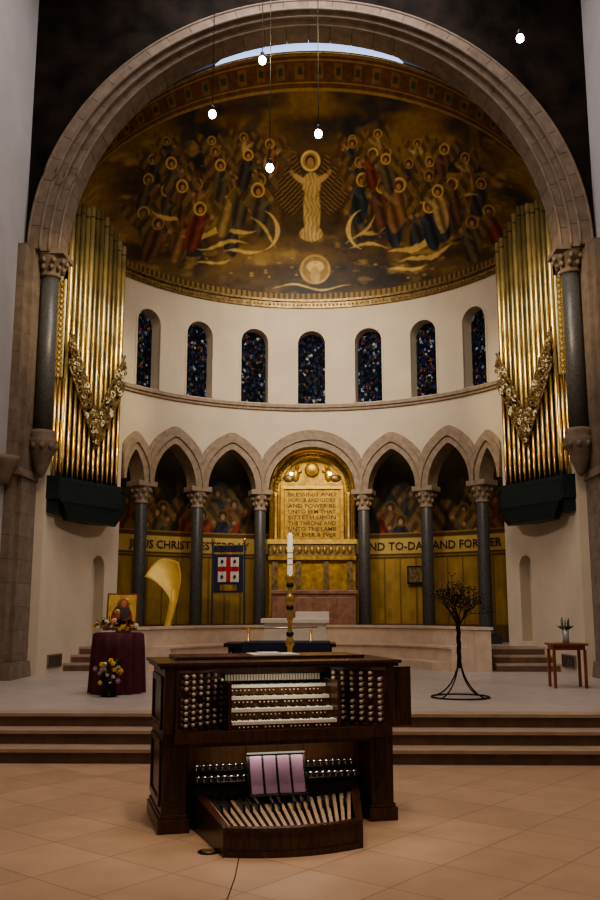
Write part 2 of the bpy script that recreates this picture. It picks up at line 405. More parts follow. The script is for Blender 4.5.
b=MB(); A=[ring(R-.09,-90+3*i) for i in range(61)]; B_=[ring(R+.02,-90+3*i) for i in range(61)]
b.strip(A,B_,6.72,6.80,'stone2'); b.strip([ring(R-.05,-90+3*i) for i in range(61)],B_,6.65,6.72,'stone2'); b.build('trim_string_course')
b=MB()
b.strip([ring(R-.10,-90+3*i) for i in range(61)],[ring(R+.02,-90+3*i) for i in range(61)],9.54,9.60,'scroll')
b.strip([ring(R-.05,-90+3*i) for i in range(61)],[ring(R+.02,-90+3*i) for i in range(61)],9.38,9.54,'scroll')
for i in range(150):
    x,y=ring(R-.07,-88+176*i/149); b.sph((x,y,9.46),.026,'gold',6,4)
b.build('trim_dome_cornice')
b=MB()
for p,h,k,r in bays:
    q=1.9 if abs(p)<50 else 1.5
    w=rad(h-q)*R; kind='round' if k=='round' else 'p'; cl=rad(h)*R
    archivolt(b,p,w,4.6,r,kind,.0,.16,R-.05,R+.1,'stone2',cl)
    archivolt(b,p,w,4.6,r,kind,.16,.30,R-.10,R+.1,'stone2',cl)
    archivolt(b,p,w,4.6,r,kind,.30,.40,R-.05,R+.1,'stone2',cl)
b.build('trim_arcade_arches')
for i,p in enumerate([-49.1,-32.1,-14.3,14.3,32.1,49.1]):
    b=MB(); z=ZU
    b.box(-.24,.24,-.24,.24,z,z+.18,'darkcol')
    b.lathe([(.22,.18),(.235,.22),(.2,.27),(.17,.3),(.19,.34),(.155,.40)],(0,0,z),'darkcol',20)
    b.lathe([(.15,z+.4),(.148,2.5),(.138,4.1)],(0,0,0),'greycol',20)
    b.lathe([(.16,4.1),(.165,4.14),(.14,4.17),(.155,4.28),(.2,4.42),(.245,4.5)],(0,0,0),'stone2',16)
    for k in range(8):
        a=rad(45*k)
        b.sph((.17*math.cos(a),.17*math.sin(a),4.27),(.04,.04,.06),'stone2',6,4)
        b.sph((.22*math.cos(a+.39),.22*math.sin(a+.39),4.4),(.05,.05,.055),'stone2',6,4)
    b.box(-.27,.27,-.25,.25,4.49,4.61,'stone2')
    x,y=ring(R+.2,p); b.build('arcade_column',(x,y,0),-rad(p),bevel=.008)
# ---------------------------------------------------------------- dome mural
ng,nb=780,380
g=np.radians(np.linspace(-89.5,89.5,ng))[:,None]*np.ones((1,nb)); be=np.linspace(0,83,nb)[None,:]*np.ones((ng,1))
br=np.radians(be)
X=R*np.sin(g); Y=YC+R*np.cos(g)*np.cos(br); Z=Z0+4.3*np.cos(g)*np.sin(br)
P=np.stack([X,Y,Z],-1)
k2=(X/3.5)**2
A_=X*900/(23.4-.045*be-1.5*np.minimum(k2,2)); B_c=(3.1-.8*np.minimum(k2,1.8))*be+18*k2*1.0
def C3(c): return np.array(c,float)
def mixc(C,m,c): m=np.clip(m,0,1)[...,None]; return C*(1-m)+C3(c)*m
n1=fbm(A_/60+10,B_c/26+5,1); n2=fbm(A_/18,B_c/9,11); n3=fbm(A_/5,B_c/5,21,3)
C=np.zeros((ng,nb,3))+C3((.095,.052,.019))
C=mixc(C,(n1-.46)*5,(.21,.125,.038)); C=mixc(C,(.46-n1)*6,(.018,.020,.028))
C=mixc(C,(n2-.57)*5*(B_c<165),(.32,.205,.065))
C=mixc(C,np.exp(-((B_c-20)/20)**2)*.6,(.028,.022,.018))
def sm(d,s): return np.clip(d/s+.5,0,1)
def ellm(a,b_,ra,rb,th=0,soft=1.2):
    ct,st=math.cos(rad(th)),math.sin(rad(th)); dx=A_-a; dy=B_c-b_
    u=(dx*ct+dy*st)/ra; v=(-dx*st+dy*ct)/rb; d=np.sqrt(u*u+v*v)
    return sm((1-d)*min(ra,rb),soft)
dc=np.sqrt((A_/46)**2+((B_c-112)/52)**2)
C=mixc(C,np.exp(-dc**2*1.0)*.65,(.30,.175,.055))
rs=np.random.RandomState(12)
for i in range(40):
    a=rs.uniform(-190,190); bb=rs.uniform(95,205)-(a/190)**2*20; th=rs.uniform(-60,60)
    if abs(a)<36: continue
    m=ellm(a,bb,rs.uniform(5,9),rs.uniform(14,26),th,3)
    C=mixc(C,m*.6,[(.014,.018,.030),(.12,.06,.02),(.22,.135,.045),(.02,.022,.03),(.08,.028,.013)][i%5])
def streak(C,a0,b0,a1,b1,w,c,seed):
    L=math.hypot(a1-a0,b1-b0); ux,uy=(a1-a0)/L,(b1-b0)/L
    s=(A_-a0)*ux+(B_c-b0)*uy; d=-(A_-a0)*uy+(B_c-b0)*ux+3*np.sin(s/9+seed)
    m=sm(w*np.sin(np.clip(s/L,0,1)*math.pi)*(.5+n3)-abs(d),1.5)*(s>0)*(s<L)
    return mixc(C,m*.9,c)
def clouds(C):
    for q in [(-138,70,-56,80,3.0),(-120,60,-66,66,2.2),(-92,54,-50,60,1.8),(50,74,78,80,2.6),(80,52,142,70,3.4),(92,42,150,58,2.6),(40,62,80,60,1.6),(-170,95,-130,82,2),(126,92,180,108,2),(-40,20,40,18,1.0),(80,34,120,42,2),(-118,42,-84,50,1.6)]:
        C=streak(C,q[0],q[1],q[2],q[3],q[4],(.60,.42,.14),int(abs(q[0])))
    return C
robes=[(.20,.10,.045),(.12,.055,.028),(.045,.04,.04),(.27,.18,.07),(.15,.035,.018),(.09,.07,.04),(.33,.23,.10),(.025,.033,.05)]
def angel(C,a,b_,s,col,lean=0,wing=True,dim=1.):
    sg=1 if a>0 else -1
    if wing:
        for q in (-1,1):
            m=ellm(a+q*1.6*s,b_-1.0*s,1.0*s,3.2*s,-q*30+lean)
            w=np.sin((A_*q+B_c*.7)*2.2/s*1.3)>0
            C=mixc(C,m*.8,(.075,.046,.022)); C=mixc(C,m*w*.5,(.30,.185,.06))
    m=np.maximum(ellm(a+lean*.06*s,b_-3.6*s,1.35*s,3.1*s,lean),ellm(a,b_-1.9*s,1.1*s,1.2*s))
    f=.55+.5*np.sin((A_+ (B_c-b_)*.25*sg+2*n2)*3.6/s)
    C=C*(1-m[...,None])+ (C3(col)*(.4+f[...,None]))*m[...,None]
    m=ellm(a-sg*1.1*s,b_-2.0*s,1.3*s,.35*s,-sg*35); C=mixc(C,m*.8,tuple(min(1,x*1.5+.02) for x in col))
    C=mixc(C,ellm(a-sg*2.0*s,b_-1.2*s,.35*s,.35*s),(.34,.19,.09))
    d=np.sqrt((A_-a)**2+(B_c-b_)**2)
    C=mixc(C,sm(s-d,1),(.26*dim,.15*dim,.04*dim)); C=mixc(C,sm(.13*s-abs(d-.93*s),.9)*.9,(.70*dim,.48*dim,.16*dim))
    C=mixc(C,ellm(a,b_-.1*s,.62*s,.68*s,0,.8),(.05,.025,.012)); C=mixc(C,ellm(a-sg*.08*s,b_-.25*s,.38*s,.48*s,0,.8),(.42,.23,.115))
    return C
rs=np.random.RandomState(5); L=[]
for row,(bb,s,n,w0) in enumerate([(172,4.4,9,150),(156,5.0,12,165),(140,5.6,13,178),(122,6.2,13,184),(104,6.4,9,168)]):
    for i in range(n):
        a=-w0+2*w0*i/(n-1)+rs.uniform(-9,9); bq=bb-(a/190)**2*24+rs.uniform(-9,9)
        if abs(a)<(36 if row<2 else 48): continue
        L.append((bq,a,s,rs.uniform(.5,.85)))
L.sort(reverse=True)
for bq,a,s,dm_ in L: C=angel(C,a,bq,s,robes[rs.randint(8)],rs.uniform(-16,16),rs.rand()<.7,dm_)
C=clouds(C)
for a,bq,s in [(-150,141,6),(-138,119,6.2),(-92,117,7),(-75,124,6.6),(-56,118,7),(-118,98,6.6),(55,127,6.6),(76,120,7),(94,120,7),(126,98,6.6),(-96,141,5.6),(-66,152,5.4),(66,152,5.4),(80,146,5.2),(144,152,5.4),(152,118,6),(136,112,6)]:
    C=angel(C,a,bq,s,robes[rs.randint(8)],rs.uniform(-14,14))
for q in (-1,1):
    C=mixc(C,ellm(q*14,112,18,42,q*8,4)*.75,(.055,.033,.016))
    for j in range(4):
        m=ellm(q*(14+4.5*j),130-8*j,5.5,25-3*j,-q*(10+11*j)); C=mixc(C,m,(.07,.042,.02)); C=mixc(C,m*(np.sin((A_*q*.8+B_c)*1.3+j)>.2)*.6,(.36,.225,.075))
m=np.maximum(np.maximum(ellm(1,98,9.0,31),ellm(1,124,10,12)),ellm(0,75,12,8)); f=.80+.22*np.sin((A_*1.0+n2*9)*1.5)
C=C*(1-m[...,None])+C3((.68,.49,.19))*f[...,None]*m[...,None]
C=mixc(C,ellm(11,129,10,3,32),(.60,.42,.17)); C=mixc(C,ellm(-11,129,10,3,-32),(.60,.42,.17))
C=mixc(C,ellm(20,136,2,2.4),(.46,.27,.14)); C=mixc(C,ellm(-20,136,2,2.4),(.46,.27,.14))
C=mixc(C,ellm(0,147,9.5,9.5),(.46,.30,.08)); C=mixc(C,sm(1.2-abs(np.hypot(A_,B_c-147)-9.2),1),(.82,.62,.25))
C=mixc(C,ellm(0,147,5.2,6),(.07,.035,.018)); C=mixc(C,ellm(0,145.3,3.6,4.9),(.50,.29,.15))
for q,ac in ((-1,-56),(1,60)):
    d=np.hypot(A_-ac,B_c-78); th=np.degrees(np.arctan2(B_c-78,(A_-ac)*(-q)))
    C=mixc(C,sm((2.6-abs(th)/28)-abs(d-21),1)*(abs(th)<70),(.70,.50,.19))
    C=streak(C,ac+q*8,92,ac-q*22,62,1.6,(.6,.42,.16),3)
C=mixc(C,ellm(4,38,15,15),(.26,.165,.055)); C=mixc(C,sm(1.2-abs(np.hypot(A_-4,B_c-38)-14.5),1),(.42,.28,.09)); C=mixc(C,ellm(4,41,9,6),(.62,.45,.19)); C=mixc(C,ellm(4,32,5,9),(.42,.29,.11))
for i in range(26):
    a=rs.uniform(-150,150); C=mixc(C,ellm(a,rs.uniform(24,52),rs.uniform(1.2,2.2),rs.uniform(.8,1.3))*.7,(.42,.28,.09))
bw=(be>70)
C=np.where(bw[...,None],C3((.12,.052,.02))*(.7+.6*n3[...,None]),C)
arc=np.degrees(g)
C=mixc(C,bw*(np.abs(((arc/5)%1)-.5)<.22)*(np.abs(be-76.5)<2.8)*.6,(.24,.145,.045))
C=mixc(C,bw*(np.abs(((arc/5)%1)-.5)<.12)*(np.abs(be-76.5)<1.3),(.04,.05,.03))
for bl,wd in ((70.3,.5),(72.6,.3),(80.4,.35),(82.4,.6)): C=mixc(C,(np.abs(be-bl)<wd)*.8,(.36,.24,.08))
C=mixc(C,((Z-Z0)<.28)*1.0,(.08,.05,.018)); C=mixc(C,((Z-Z0)<.28)*(np.abs(((arc/1.6)%1)-.5)<.25)*.8,(.28,.18,.055))
C*= (.72+.5*n3[...,None])
grid_mesh('ceiling_dome_mural',P,C,attrmat('dome_mural_paint',.5,.05,.3))
b=MB(); pts=[]
for i in range(81):
    gg=rad(-90+180*i/80); q=rad(83); pts.append((R*math.sin(gg),YC+R*math.cos(gg)*math.cos(q),Z0+4.3*math.cos(gg)*math.sin(q)))
b.tube(pts,.04,'scroll',8); b.build('trim_dome_edge')
# ---------------------------------------------------------------- ambulatory back wall mural
RB=6.3; nA,nB=700,230
ph=np.linspace(-66,66,nA)[:,None]*np.ones((1,nB)); zz=np.linspace(.45,6.5,nB)[None,:]*np.ones((nA,1))
Sx=np.radians(ph)*RB
P=np.stack([RB*np.sin(np.radians(ph)),YC+RB*np.cos(np.radians(ph)),zz],-1)
A_=Sx*40; B_c=zz*40
n1=fbm(A_/30,B_c/30,31); n2=fbm(A_/8,B_c/10,41); n3=fbm(A_/3,B_c/3,51,3)
C=np.zeros((nA,nB,3))+C3((.016,.012,.010)); C=mixc(C,(n1-.5)*5,(.075,.036,.014)); C=mixc(C,(n2-.6)*4,(.17,.10,.03))
rs=np.random.RandomState(3)
for i,(s_,z_) in enumerate([(sg*x,z) for sg in (-1,1) for x,z in ((2.1,4.3),(2.65,4.5),(3.1,4.2),(4.05,4.3),(4.5,4.55),(5.0,4.25),(2.4,3.95),(2.9,3.9),(4.3,3.95),(4.8,3.9))]):
    C=angel(C,s_*40+rs.uniform(-6,6),z_*40+rs.uniform(-8,8),6.2,[(.18,.022,.014),(.02,.02,.035),(.20,.04,.02),(.07,.055,.03),(.15,.095,.03)][i%5],rs.uniform(-15,15),True,rs.uniform(.15,.45))
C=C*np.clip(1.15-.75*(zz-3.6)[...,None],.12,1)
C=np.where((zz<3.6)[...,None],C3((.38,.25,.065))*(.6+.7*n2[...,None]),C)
C=mixc(C,(zz<2.95)*(np.abs(((Sx/.42)%1)-.5)<.06)*.8,(.16,.095,.025)); C=mixc(C,(zz<2.95)*(np.abs(((Sx/.42+zz*.0)%1)-.5)>.4)*.3,(.45,.31,.10))
C=np.where(((zz>3.02)&(zz<3.52))[...,None],C3((.56,.41,.14))*(.8+.35*n2[...,None]),C)
for zl in (2.98,3.05,3.49,3.56): C=mixc(C,(np.abs(zz-zl)<.028),(.10,.06,.02))
C=mixc(C,(zz<1.3),(.16,.10,.05))
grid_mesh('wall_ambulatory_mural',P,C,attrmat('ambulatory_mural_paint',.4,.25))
b=MB(); A=[ring(R+.3,-64+4*i) for i in range(33)]; B2=[ring(RB+.1,-64+4*i) for i in range(33)]
b.strip(A,B2,6.3,6.4,'dark')
for s in (-1,1):
    b.strip([ring(R+.3,s*66),ring(R+.3,s*64)],[ring(RB,s*66),ring(RB,s*64)],.3,6.4,'cream')
    b.strip([ring(R+.4,s*54.5),ring(R+.4,s*55.5)],[ring(RB-.02,s*50.5),ring(RB-.02,s*52.5)],.45,6.4,'cream')
b.build('ceiling_ambulatory')
b=MB()
def bent(body,size,phc,z):
    vs,fs=text_geo(body,size); r=RB-.02
    out=[]
    for x,y,q in vs:
        p=phc+math.degrees(x/r); X_,Y_=ring(r-q,p); out.append((X_,Y_,z+y))
    b.add(out,fs,'ink')
bent('JESUS CHRIST YESTERDAY',.28,-30,3.17); bent('AND TO-DAY AND FOREVER',.29,29,3.17)
b.build('wall_inscription',recalc=False)
# central gold reredos
b=MB(); y=23.05
def slab(w,z0,zs,y0,y1,m,n=24):
    pts=[(-w,z0)]+[(-w*math.cos(math.pi*i/n),zs+w*math.sin(math.pi*i/n)) for i in range(n+1)]+[(w,z0)]
    k=len(pts); vs=[(p[0],y0,p[1]) for p in pts]+[(p[0],y1,p[1]) for p in pts]
    fs=[tuple(range(k)),tuple(range(2*k-1,k-1,-1))]+[(i,(i+1)%k,k+(i+1)%k,k+i) for i in range(k)]
    b.add(vs,fs,m)
def archtube(w,z0,zs,yy,r,m):
    b.tube([(-w,yy,z0)]+[(-w*math.cos(math.pi*i/24),yy,zs+w*math.sin(math.pi*i/24)) for i in range(25)]+[(w,yy,z0)],r,m,8)
slab(1.10,ZU,4.68,y,y+.4,'gold')
archtube(1.06,3.3,4.68,y,.05,'gold'); archtube(.97,3.3,4.68,y,.03,'scroll'); archtube(.86,3.4,4.68,y-.01,.045,'goldb')
for k in range(30):
    t=math.pi*k/29; b.sph((-.92*math.cos(t),y-.02,4.68+.92*math.sin(t)),.03,'gold',6,4)
b.lathe([(.17,0),(.19,.03),(.14,.05),(.06,.07)],(0,0,0),'gold',20,T=RT(0,y,5.22,0,rad(90)))
for s in (-1,1):
    b.sph((s*.42,y-.02,5.08),(.10,.06,.17),'gold',10,6); b.sph((s*.38,y-.04,5.29),(.055,.05,.065),'gold',8,5)
    b.sph((s*.60,y-.01,5.0),(.15,.04,.10),'scroll',8,5); b.tube([(s*.38,y-.05,5.14),(s*.26,y-.06,5.2)],.025,'gold',6)
b.box(-.8,.8,y-.06,y,4.72,4.80,'goldb')
b.box(-.80,-.72,y-.09,y,3.42,4.75,'gold'); b.box(.72,.80,y-.09,y,3.42,4.75,'gold')
b.box(-.70,.70,y-.04,y,3.44,4.68,'gold')
for s in (-1,1):
    b.lathe([(.05,0),(.035,.08),(.035,1.1),(.06,1.22)],(s*.93,y-.06,3.42),'goldb',10)
    for k in range(16):
        b.tube([(s*.86+.03*math.cos(a*.8),y-.05,3.47+.077*k+.03*math.sin(a*.8)) for a in range(7)],.010,'scroll',5)
b.box(-1.14,1.14,y-.16,y,3.3,3.42,'goldb'); b.box(-1.08,1.08,y-.11,y,3.0,3.3,'scroll')
for k in range(13): b.sph((-.96+.16*k,y-.12,3.15),(.055,.03,.09),'gold',8,5)
b.box(-1.12,1.12,y-.14,y,2.9,3.0,'gold')
for s in (-.95,-.35,.35,.95): b.box(s-.07,s+.07,y-.08,y,ZU,2.9,'scroll')
lines=['BLESSING AND','HONOR AND GLORY','AND POWER BE','UNTO HIM THAT','SITTETH UPON','THE THRONE AND','UNTO THE LAMB','FOR EVER & EVER']
for i,t in enumerate(lines):
    vs,fs=text_geo(t,.14); w=max(v[0] for v in vs)-min(v[0] for v in vs); sc=1.22/w
    b.add([(v[0]*min(sc,1.35),y-.042-v[2],v[1]+4.53-.148*i) for v in vs],fs,'ink')
b.build('gold_reredos')
# ---------------------------------------------------------------- upper platform and side steps
b=MB()
A=[];B2=[]
for i in range(41):
    t=-1+2*i/40; A.append(ring(3.66,70*t,17.9)); B2.append(ring(6.3,74.5*t))
b.strip(A,B2,ZS,ZU,'sfloor'); b.build('floor_upper')
for s in (-1,1):
    b=MB()
    for i in range(3):
        y0=18.35+.3*i; y1=19.3; pts=[];q=[]
        for k in range(5):
            yy=y0+(y1-y0)*k/4; q.append((s*(math.sqrt(R*R-(yy-YC)**2)-.01),yy)); pts.append((s*3.68,yy))
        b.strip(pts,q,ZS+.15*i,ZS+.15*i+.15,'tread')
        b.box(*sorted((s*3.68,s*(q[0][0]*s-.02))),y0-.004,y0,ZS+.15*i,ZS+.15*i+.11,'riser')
    b.build('apse_steps')
b=MB()
def arcs(r,a,yc=17.9,n=48): return [ring(r,-a+2*a*i/n,yc) for i in range(n+1)]
b.strip(arcs(3.28,84),arcs(3.6,84),ZS,1.26,'marble'); b.strip(arcs(3.24,84.5),arcs(3.64,84.5),1.26,1.31,'marble')
b.strip(arcs(2.85,80),arcs(3.28,80),ZS,.88,'marble'); b.strip(arcs(2.81,80),arcs(3.28,80),.88,.92,'marble')
b.strip(arcs(2.5,76),arcs(2.85,76),ZS,.62,'marble')
b.build('curved_marble_bench')
b=MB(); b.box(-.95,1.05,21.75,22.2,ZU,2.03,'redm'); b.box(-1.0,1.1,21.70,22.22,2.03,2.12,'redm')
for k in range(4): b.box(-.85+.48*k,-.45+.48*k,21.72,21.75,1.0,1.95,'redm')
b.build('rose_marble_altar',bevel=.01)
b=MB(); b.box(-.80,.3,16.3,17.0,ZS,1.42,'whitem'); b.box(-.86,.36,16.24,17.06,1.42,1.5,'whitem'); b.box(-.25,.36,16.55,17.0,1.5,1.62,'whitem'); b.box(-.84,.34,16.26,17.04,ZS,.56,'whitem')
b.build('white_marble_altar',bevel=.008)
b=MB(); dx=.04
b.box(-1.22+dx,.38+dx,13.1,13.9,1.13,1.18,'black'); b.box(-.95+dx,.30+dx,13.04,13.94,1.02,1.195,'navy'); 
for x in (-1.12+dx,.28+dx):
    for yy in (13.18,13.82): b.lathe([(.04,0),(.05,.1),(.035,.3),(.045,.68)],(x,yy,ZS),'walnut',10)
b.box(-1.12+dx,.28+dx,13.2,13.24,.95,1.13,'walnut'); b.box(-1.12+dx,.28+dx,13.78,13.82,.95,1.13,'walnut')
b.tube([(-1.0+dx,13.5,1.38),(.12+dx,13.5,1.40)],.012,'brass',6)
for x in (-.9+dx,.02+dx): b.lathe([(.05,0),(.02,.03),(.012,.2)],(x,13.5,1.18),'brass',8)
b.build('altar_table')
b=MB(); c=(-.21,12.35,0)
b.lathe([(.26,.45),(.26,.49),(.2,.52),(.1,.58),(.06,.65),(.05,.8),(.09,.86),(.09,.9),(.045,.96),(.035,1.15),(.07,1.2),(.05,1.26),(.03,1.3),(.03,1.5),(.05,1.55),(.03,1.6),(.035,1.72),(.075,1.78),(.055,1.84),(.03,1.88),(.03,2.0),(.06,2.05),(.07,2.1),(.05,2.12)],c,'brass',20)
for zz in (1.3,1.65,1.95): b.lathe([(.045,0),(.052,.03),(.045,.06)],(c[0],c[1],zz),'black',14)
b.lathe([(.036,2.12),(.036,2.66),(.02,2.69)],c,'wax',16); b.tube([(c[0],c[1],2.69),(c[0],c[1],2.72)],.004,'black',5)
for k in range(3): b.box(c[0]-.037,c[0]+.037,c[1]-.038,c[1],2.25+.08*k,2.265+.08*k,'goldb')
b.build('paschal_candlestick')
# ---------------------------------------------------------------- organ pipe cases
for s in (-1,1):
    b=MB(); P0=Vector((-4.88,17.4,0)); P1=Vector((-4.11,18.75,0)); d=(P1-P0); nrm=Vector((d.y,-d.x,0)).normalized(); np_=12
    ft=[(-5.03,17.5),(-4.80,17.22),(-3.99,18.75),(-4.05,19.5),(-4.78,18.7)]
    def poly(pts,z0,z1,m,sc0=1):
        cx=sum(p[0] for p in pts)/len(pts); cy=sum(p[1] for p in pts)/len(pts); k=len(pts)
        vs=[(-s*(cx+(p[0]-cx)*sc0),cy+(p[1]-cy)*sc0,z0) for p in pts]+[(-s*p[0],p[1],z1) for p in pts]
        b.add(vs,[tuple(range(k)),tuple(range(k,2*k))]+[(i,(i+1)%k,k+(i+1)%k,k+i) for i in range(k)],m)
    poly(ft,3.75,4.1,'green'); poly(ft,3.4,3.75,'green',.72)
    xa,xb=sorted((-s*-5.2,-s*-4.80)); b.box(xa,xb,17.02,17.5,3.75,4.2,'green'); b.box(xa+.06,xb-.06,17.08,17.5,3.5,3.75,'green')
    up=[((p[0]+4.45)*1.04-4.45,(p[1]-18.3)*1.04+18.3) for p in ft]; poly(up,4.1,4.2,'green'); poly(up,3.72,3.78,'green')
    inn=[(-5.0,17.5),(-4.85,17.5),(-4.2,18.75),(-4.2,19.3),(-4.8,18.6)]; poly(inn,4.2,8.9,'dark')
    for i in range(np_):
        t=i/(np_-1); p=P0+d*t; top=10.0-.08*abs(math.sin(i*1.7))+.35*t-max(0,t-.55)*1.7
        vb=5.0+abs(t-.52)*3.0
        r=.052
        b.lathe([(.018,4.2),(r*.8,4.2+.45),(r*.8,vb+.1)],(-s*p.x,p.y,0),'pipe',12)
        b.lathe([(r*.4,vb),(r,vb+.35),(r,top)],(-s*p.x,p.y,0),'pipe',12)
        q=p+nrm*(r+.001); b.sph((-s*q.x,q.y,vb+.62),(.03,.012,.05),'black',6,4)
        b.lathe([(r+.004,top-.22),(r+.004,top-.20)],(-s*p.x,p.y,0),'black',12)
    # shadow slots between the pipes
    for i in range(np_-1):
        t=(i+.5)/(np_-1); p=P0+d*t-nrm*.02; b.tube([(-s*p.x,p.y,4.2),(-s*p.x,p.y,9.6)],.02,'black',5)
    for i in range(np_-1):
        t=(i+.5)/(np_-1); p=P0+d*t+nrm*.07; vb=4.95+abs(t-.52)*2.8
        b.lathe([(.01,4.2),(.026,4.4),(.026,vb)],(-s*p.x,p.y,0),'brass',8)
    for i in range(5):
        x=-5.18+.075*i; b.lathe([(.015,4.2),(.032,4.5),(.032,6.2)],(-s*x,17.2+.02*i,0),'brass',10)
    b.box(*sorted((-s*-5.19,-s*-4.9)),17.19,17.22,6.2,8.2,'gilt')
    for k in range(17):
        z=6.25+.118*k
        for x in (-5.12,-5.04,-4.96):
            b.tube([(-s*(x+.04*math.cos(a/8*6.28)),17.17,z+.055*math.sin(a/8*6.28)) for a in range(8)],.014,'gold',5,closed=True)
    for x in (-5.19,-4.9): b.tube([(-s*x,17.17,6.2),(-s*x,17.17,8.22)],.02,'gilt',6)
    rs2=random.Random(3)
    for k in range(380):
        t=rs2.random()*1.04-.02; off=rs2.uniform(-.04,.66); z=4.95+abs(t-.52)*2.9+off; p=P0+d*t+nrm*(.12+.03*rs2.random()); rr=rs2.uniform(.03,.08)
        dd=d.normalized(); a0=rs2.random()*6.28; pts=[]
        for a in range(9):
            aa=a0+a/8*5.2; r2=rr*(1-.08*a); w=p+dd*(r2*math.cos(aa)); pts.append((-s*w.x,w.y,z+r2*math.sin(aa)))
        b.tube(pts,.014,'scroll' if k%7 else 'gilt',5)
    for off in (-.06,.66):
        pts=[]
        for t in (-.02,.25,.52,.78,1.02): p=P0+d*t+nrm*.12; pts.append((-s*p.x,p.y,4.95+abs(t-.52)*2.9+off))
        b.tube(pts,.022,'scroll',6)
    b.build('organ_pipe_case')
# ---------------------------------------------------------------- organ console
cons=bpy.data.objects.new('organ_console',None); S.collection.objects.link(cons); cons.location=(-.11,7.36,0); cons.rotation_euler=(0,0,rad(16))
def part(b,name,bevel=0): return b.build(name,bevel=bevel,parent=cons)
b=MB()
for s in (-1,1):
    xa,xb=sorted((s*.93,s*.74)); b.box(xa,xb,.0,.8,.1,.72,'walnut')
    b.box(xa-.025,xb+.025,-.03,.82,0,.1,'walnut'); b.box(xa-.012,xb+.012,-.015,.81,.1,.13,'walnut')
    b.box(xa+.04,xb-.04,-.012,.0,.2,.66,'walnut'); b.box(xa+.06,xb-.06,-.02,-.012,.23,.63,'walnut')
    xa,xb=sorted((s*.93,s*.84)); b.box(xa,xb,-.06,.8,.72,1.2,'walnut')
b.box(-.84,.84,.62,.8,.06,1.2,'walnut')
b.box(-.74,.74,.30,.34,.0,.70,'walnut2')
for k in range(3): b.box(-.70+.48*k,-.26+.48*k,.288,.30,.12,.62,'walnut2')
b.box(-.95,.95,.45,.82,.0,.09,'walnut')
for z0,z1 in ((.18,.66),(.74,1.14)):
    b.box(-.945,-.93,.06,.74,z0,z0+.05,'walnut'); b.box(-.945,-.93,.06,.74,z1-.05,z1,'walnut')
    b.box(-.945,-.93,.06,.11,z0,z1,'walnut'); b.box(-.945,-.93,.69,.74,z0,z1,'walnut')
b.box(-.97,.97,-.06,.86,1.2,1.225,'walnut'); b.box(-.99,.99,-.08,.88,1.225,1.25,'walnut')
b.box(-.80,.80,.30,.84,1.25,1.275,'walnut')
b.box(-.84,.84,.26,.30,1.14,1.2,'walnut')
T=RT(.93,-.02,0,rad(8)); w=.17
b.box(0,w,0,.03,.72,1.19,'walnut',T); b.box(.03,w-.03,-.008,0,.77,1.14,'walnut',T)
part(b,'case',.006)
b=MB()
b.box(-.84,.84,-.16,.42,.68,.735,'walnut'); b.box(-.86,.86,-.18,-.14,.665,.745,'walnut'); b.box(-.74,.74,-.06,.0,.62,.68,'walnut')
b.box(-.45,-.425,-.13,.42,.735,1.10,'walnut'); b.box(.425,.45,-.13,.42,.735,1.10,'walnut')
for i in range(4):
    z=.745+.083*i; y0=-.13+.105*i
    b.box(-.425,.425,y0+.012,.42,z-.015,z+.04,'walnut2')
    for k in range(36):
        x=-.42+.84*k/36; b.box(x+.0012,x+.0222,y0,y0+.14,z+.038,z+.062,'ivory')
        if k%7 not in (2,6) and k<35: b.box(x+.017,x+.0295,y0+.055,y0+.14,z+.06,z+.073,'black')
    for k in range(22):
        if k%6!=5: b.lathe([(.006,0),(.006,.012)],(0,0,0),'ivory',8,T=RT(-.36+.034*k,y0+.012,z+.018,0,rad(90)))
b.box(-.43,.43,.32,.42,1.07,1.20,'black')
for k in range(34): b.box(-.40+.0238*k,-.383+.0238*k,.305,.32,1.08,1.13,'ivory')
part(b,'keydesk',.0)
b=MB()
for s in (-1,1):
    A0=Vector((s*.83,-.13,0)); A1=Vector((s*.455,.16,0)); dd=(A1-A0); L=dd.length
    if s>0: A0,A1=A1,A0
    dd=A1-A0; an=math.atan2(dd.y,dd.x)
    T=RT(A0.x,A0.y,.738,an)
    b.box(0,L,0,.03,0,.46,'walnut',T); b.box(0,L,-.012,0,0,.02,'walnut2',T); b.box(0,L,-.012,0,.435,.455,'walnut2',T)
    for r in range(9):
        for c_ in range(6):
            x=.04+(L-.08)*c_/5; z=.05+.045*r
            if (r*2+c_)%11==10: continue
            T2=T@RT(x,0,z,0,rad(90))
            b.lathe([(.007,0),(.007,.03)],(0,0,0),'walnut2',8,T=T2)
            b.lathe([(.014,.03),(.0165,.042),(.013,.05)],(0,0,0),'knob' ,10,T=T2)
            b.lathe([(.0205,.0),(.0205,.006)],(0,0,0),'walnut2',10,T=T2)
part(b,'stop_jambs')
b=MB()
T=RT(0,.12,.2,0,rad(-20))
b.box(-.66,.66,.0,.03,.0,.22,'walnut',T)
for s in (-1,1):
    for r in range(2):
        b.box(*sorted((s*.24,s*.66)),-.10+.05*r,.0+.05*r,.10+.10*r,.115+.10*r,'black',T)
        for k in range(8):
            x=s*(.27+.053*k); T2=T@RT(x,-.05+.05*r,.115+.10*r)
            b.lathe([(.010,0),(.010,.03),(.024,.035),(.022,.05),(.010,.055)],(0,0,0),'chrome',12,T=T2)
T=RT(-.03,-.05,.25,0,rad(-24))
b.box(-.235,.235,.005,.04,-.02,.32,'black',T); b.box(-.235,.235,-.02,.005,.30,.32,'black',T); b.box(-.235,.235,-.02,.005,-.02,-.005,'black',T)
for k in range(4): b.box(-.215+.111*k,-.122+.111*k,-.022,.005,.0,.29,'shoe',T)
part(b,'expression_shoes',.003)
b=MB(); N=24; xc=-.09
F0=[]
for i in range(N+1):
    u=-1+2*i/N; F0.append((xc+.47*u,-.86+.10*u*u))
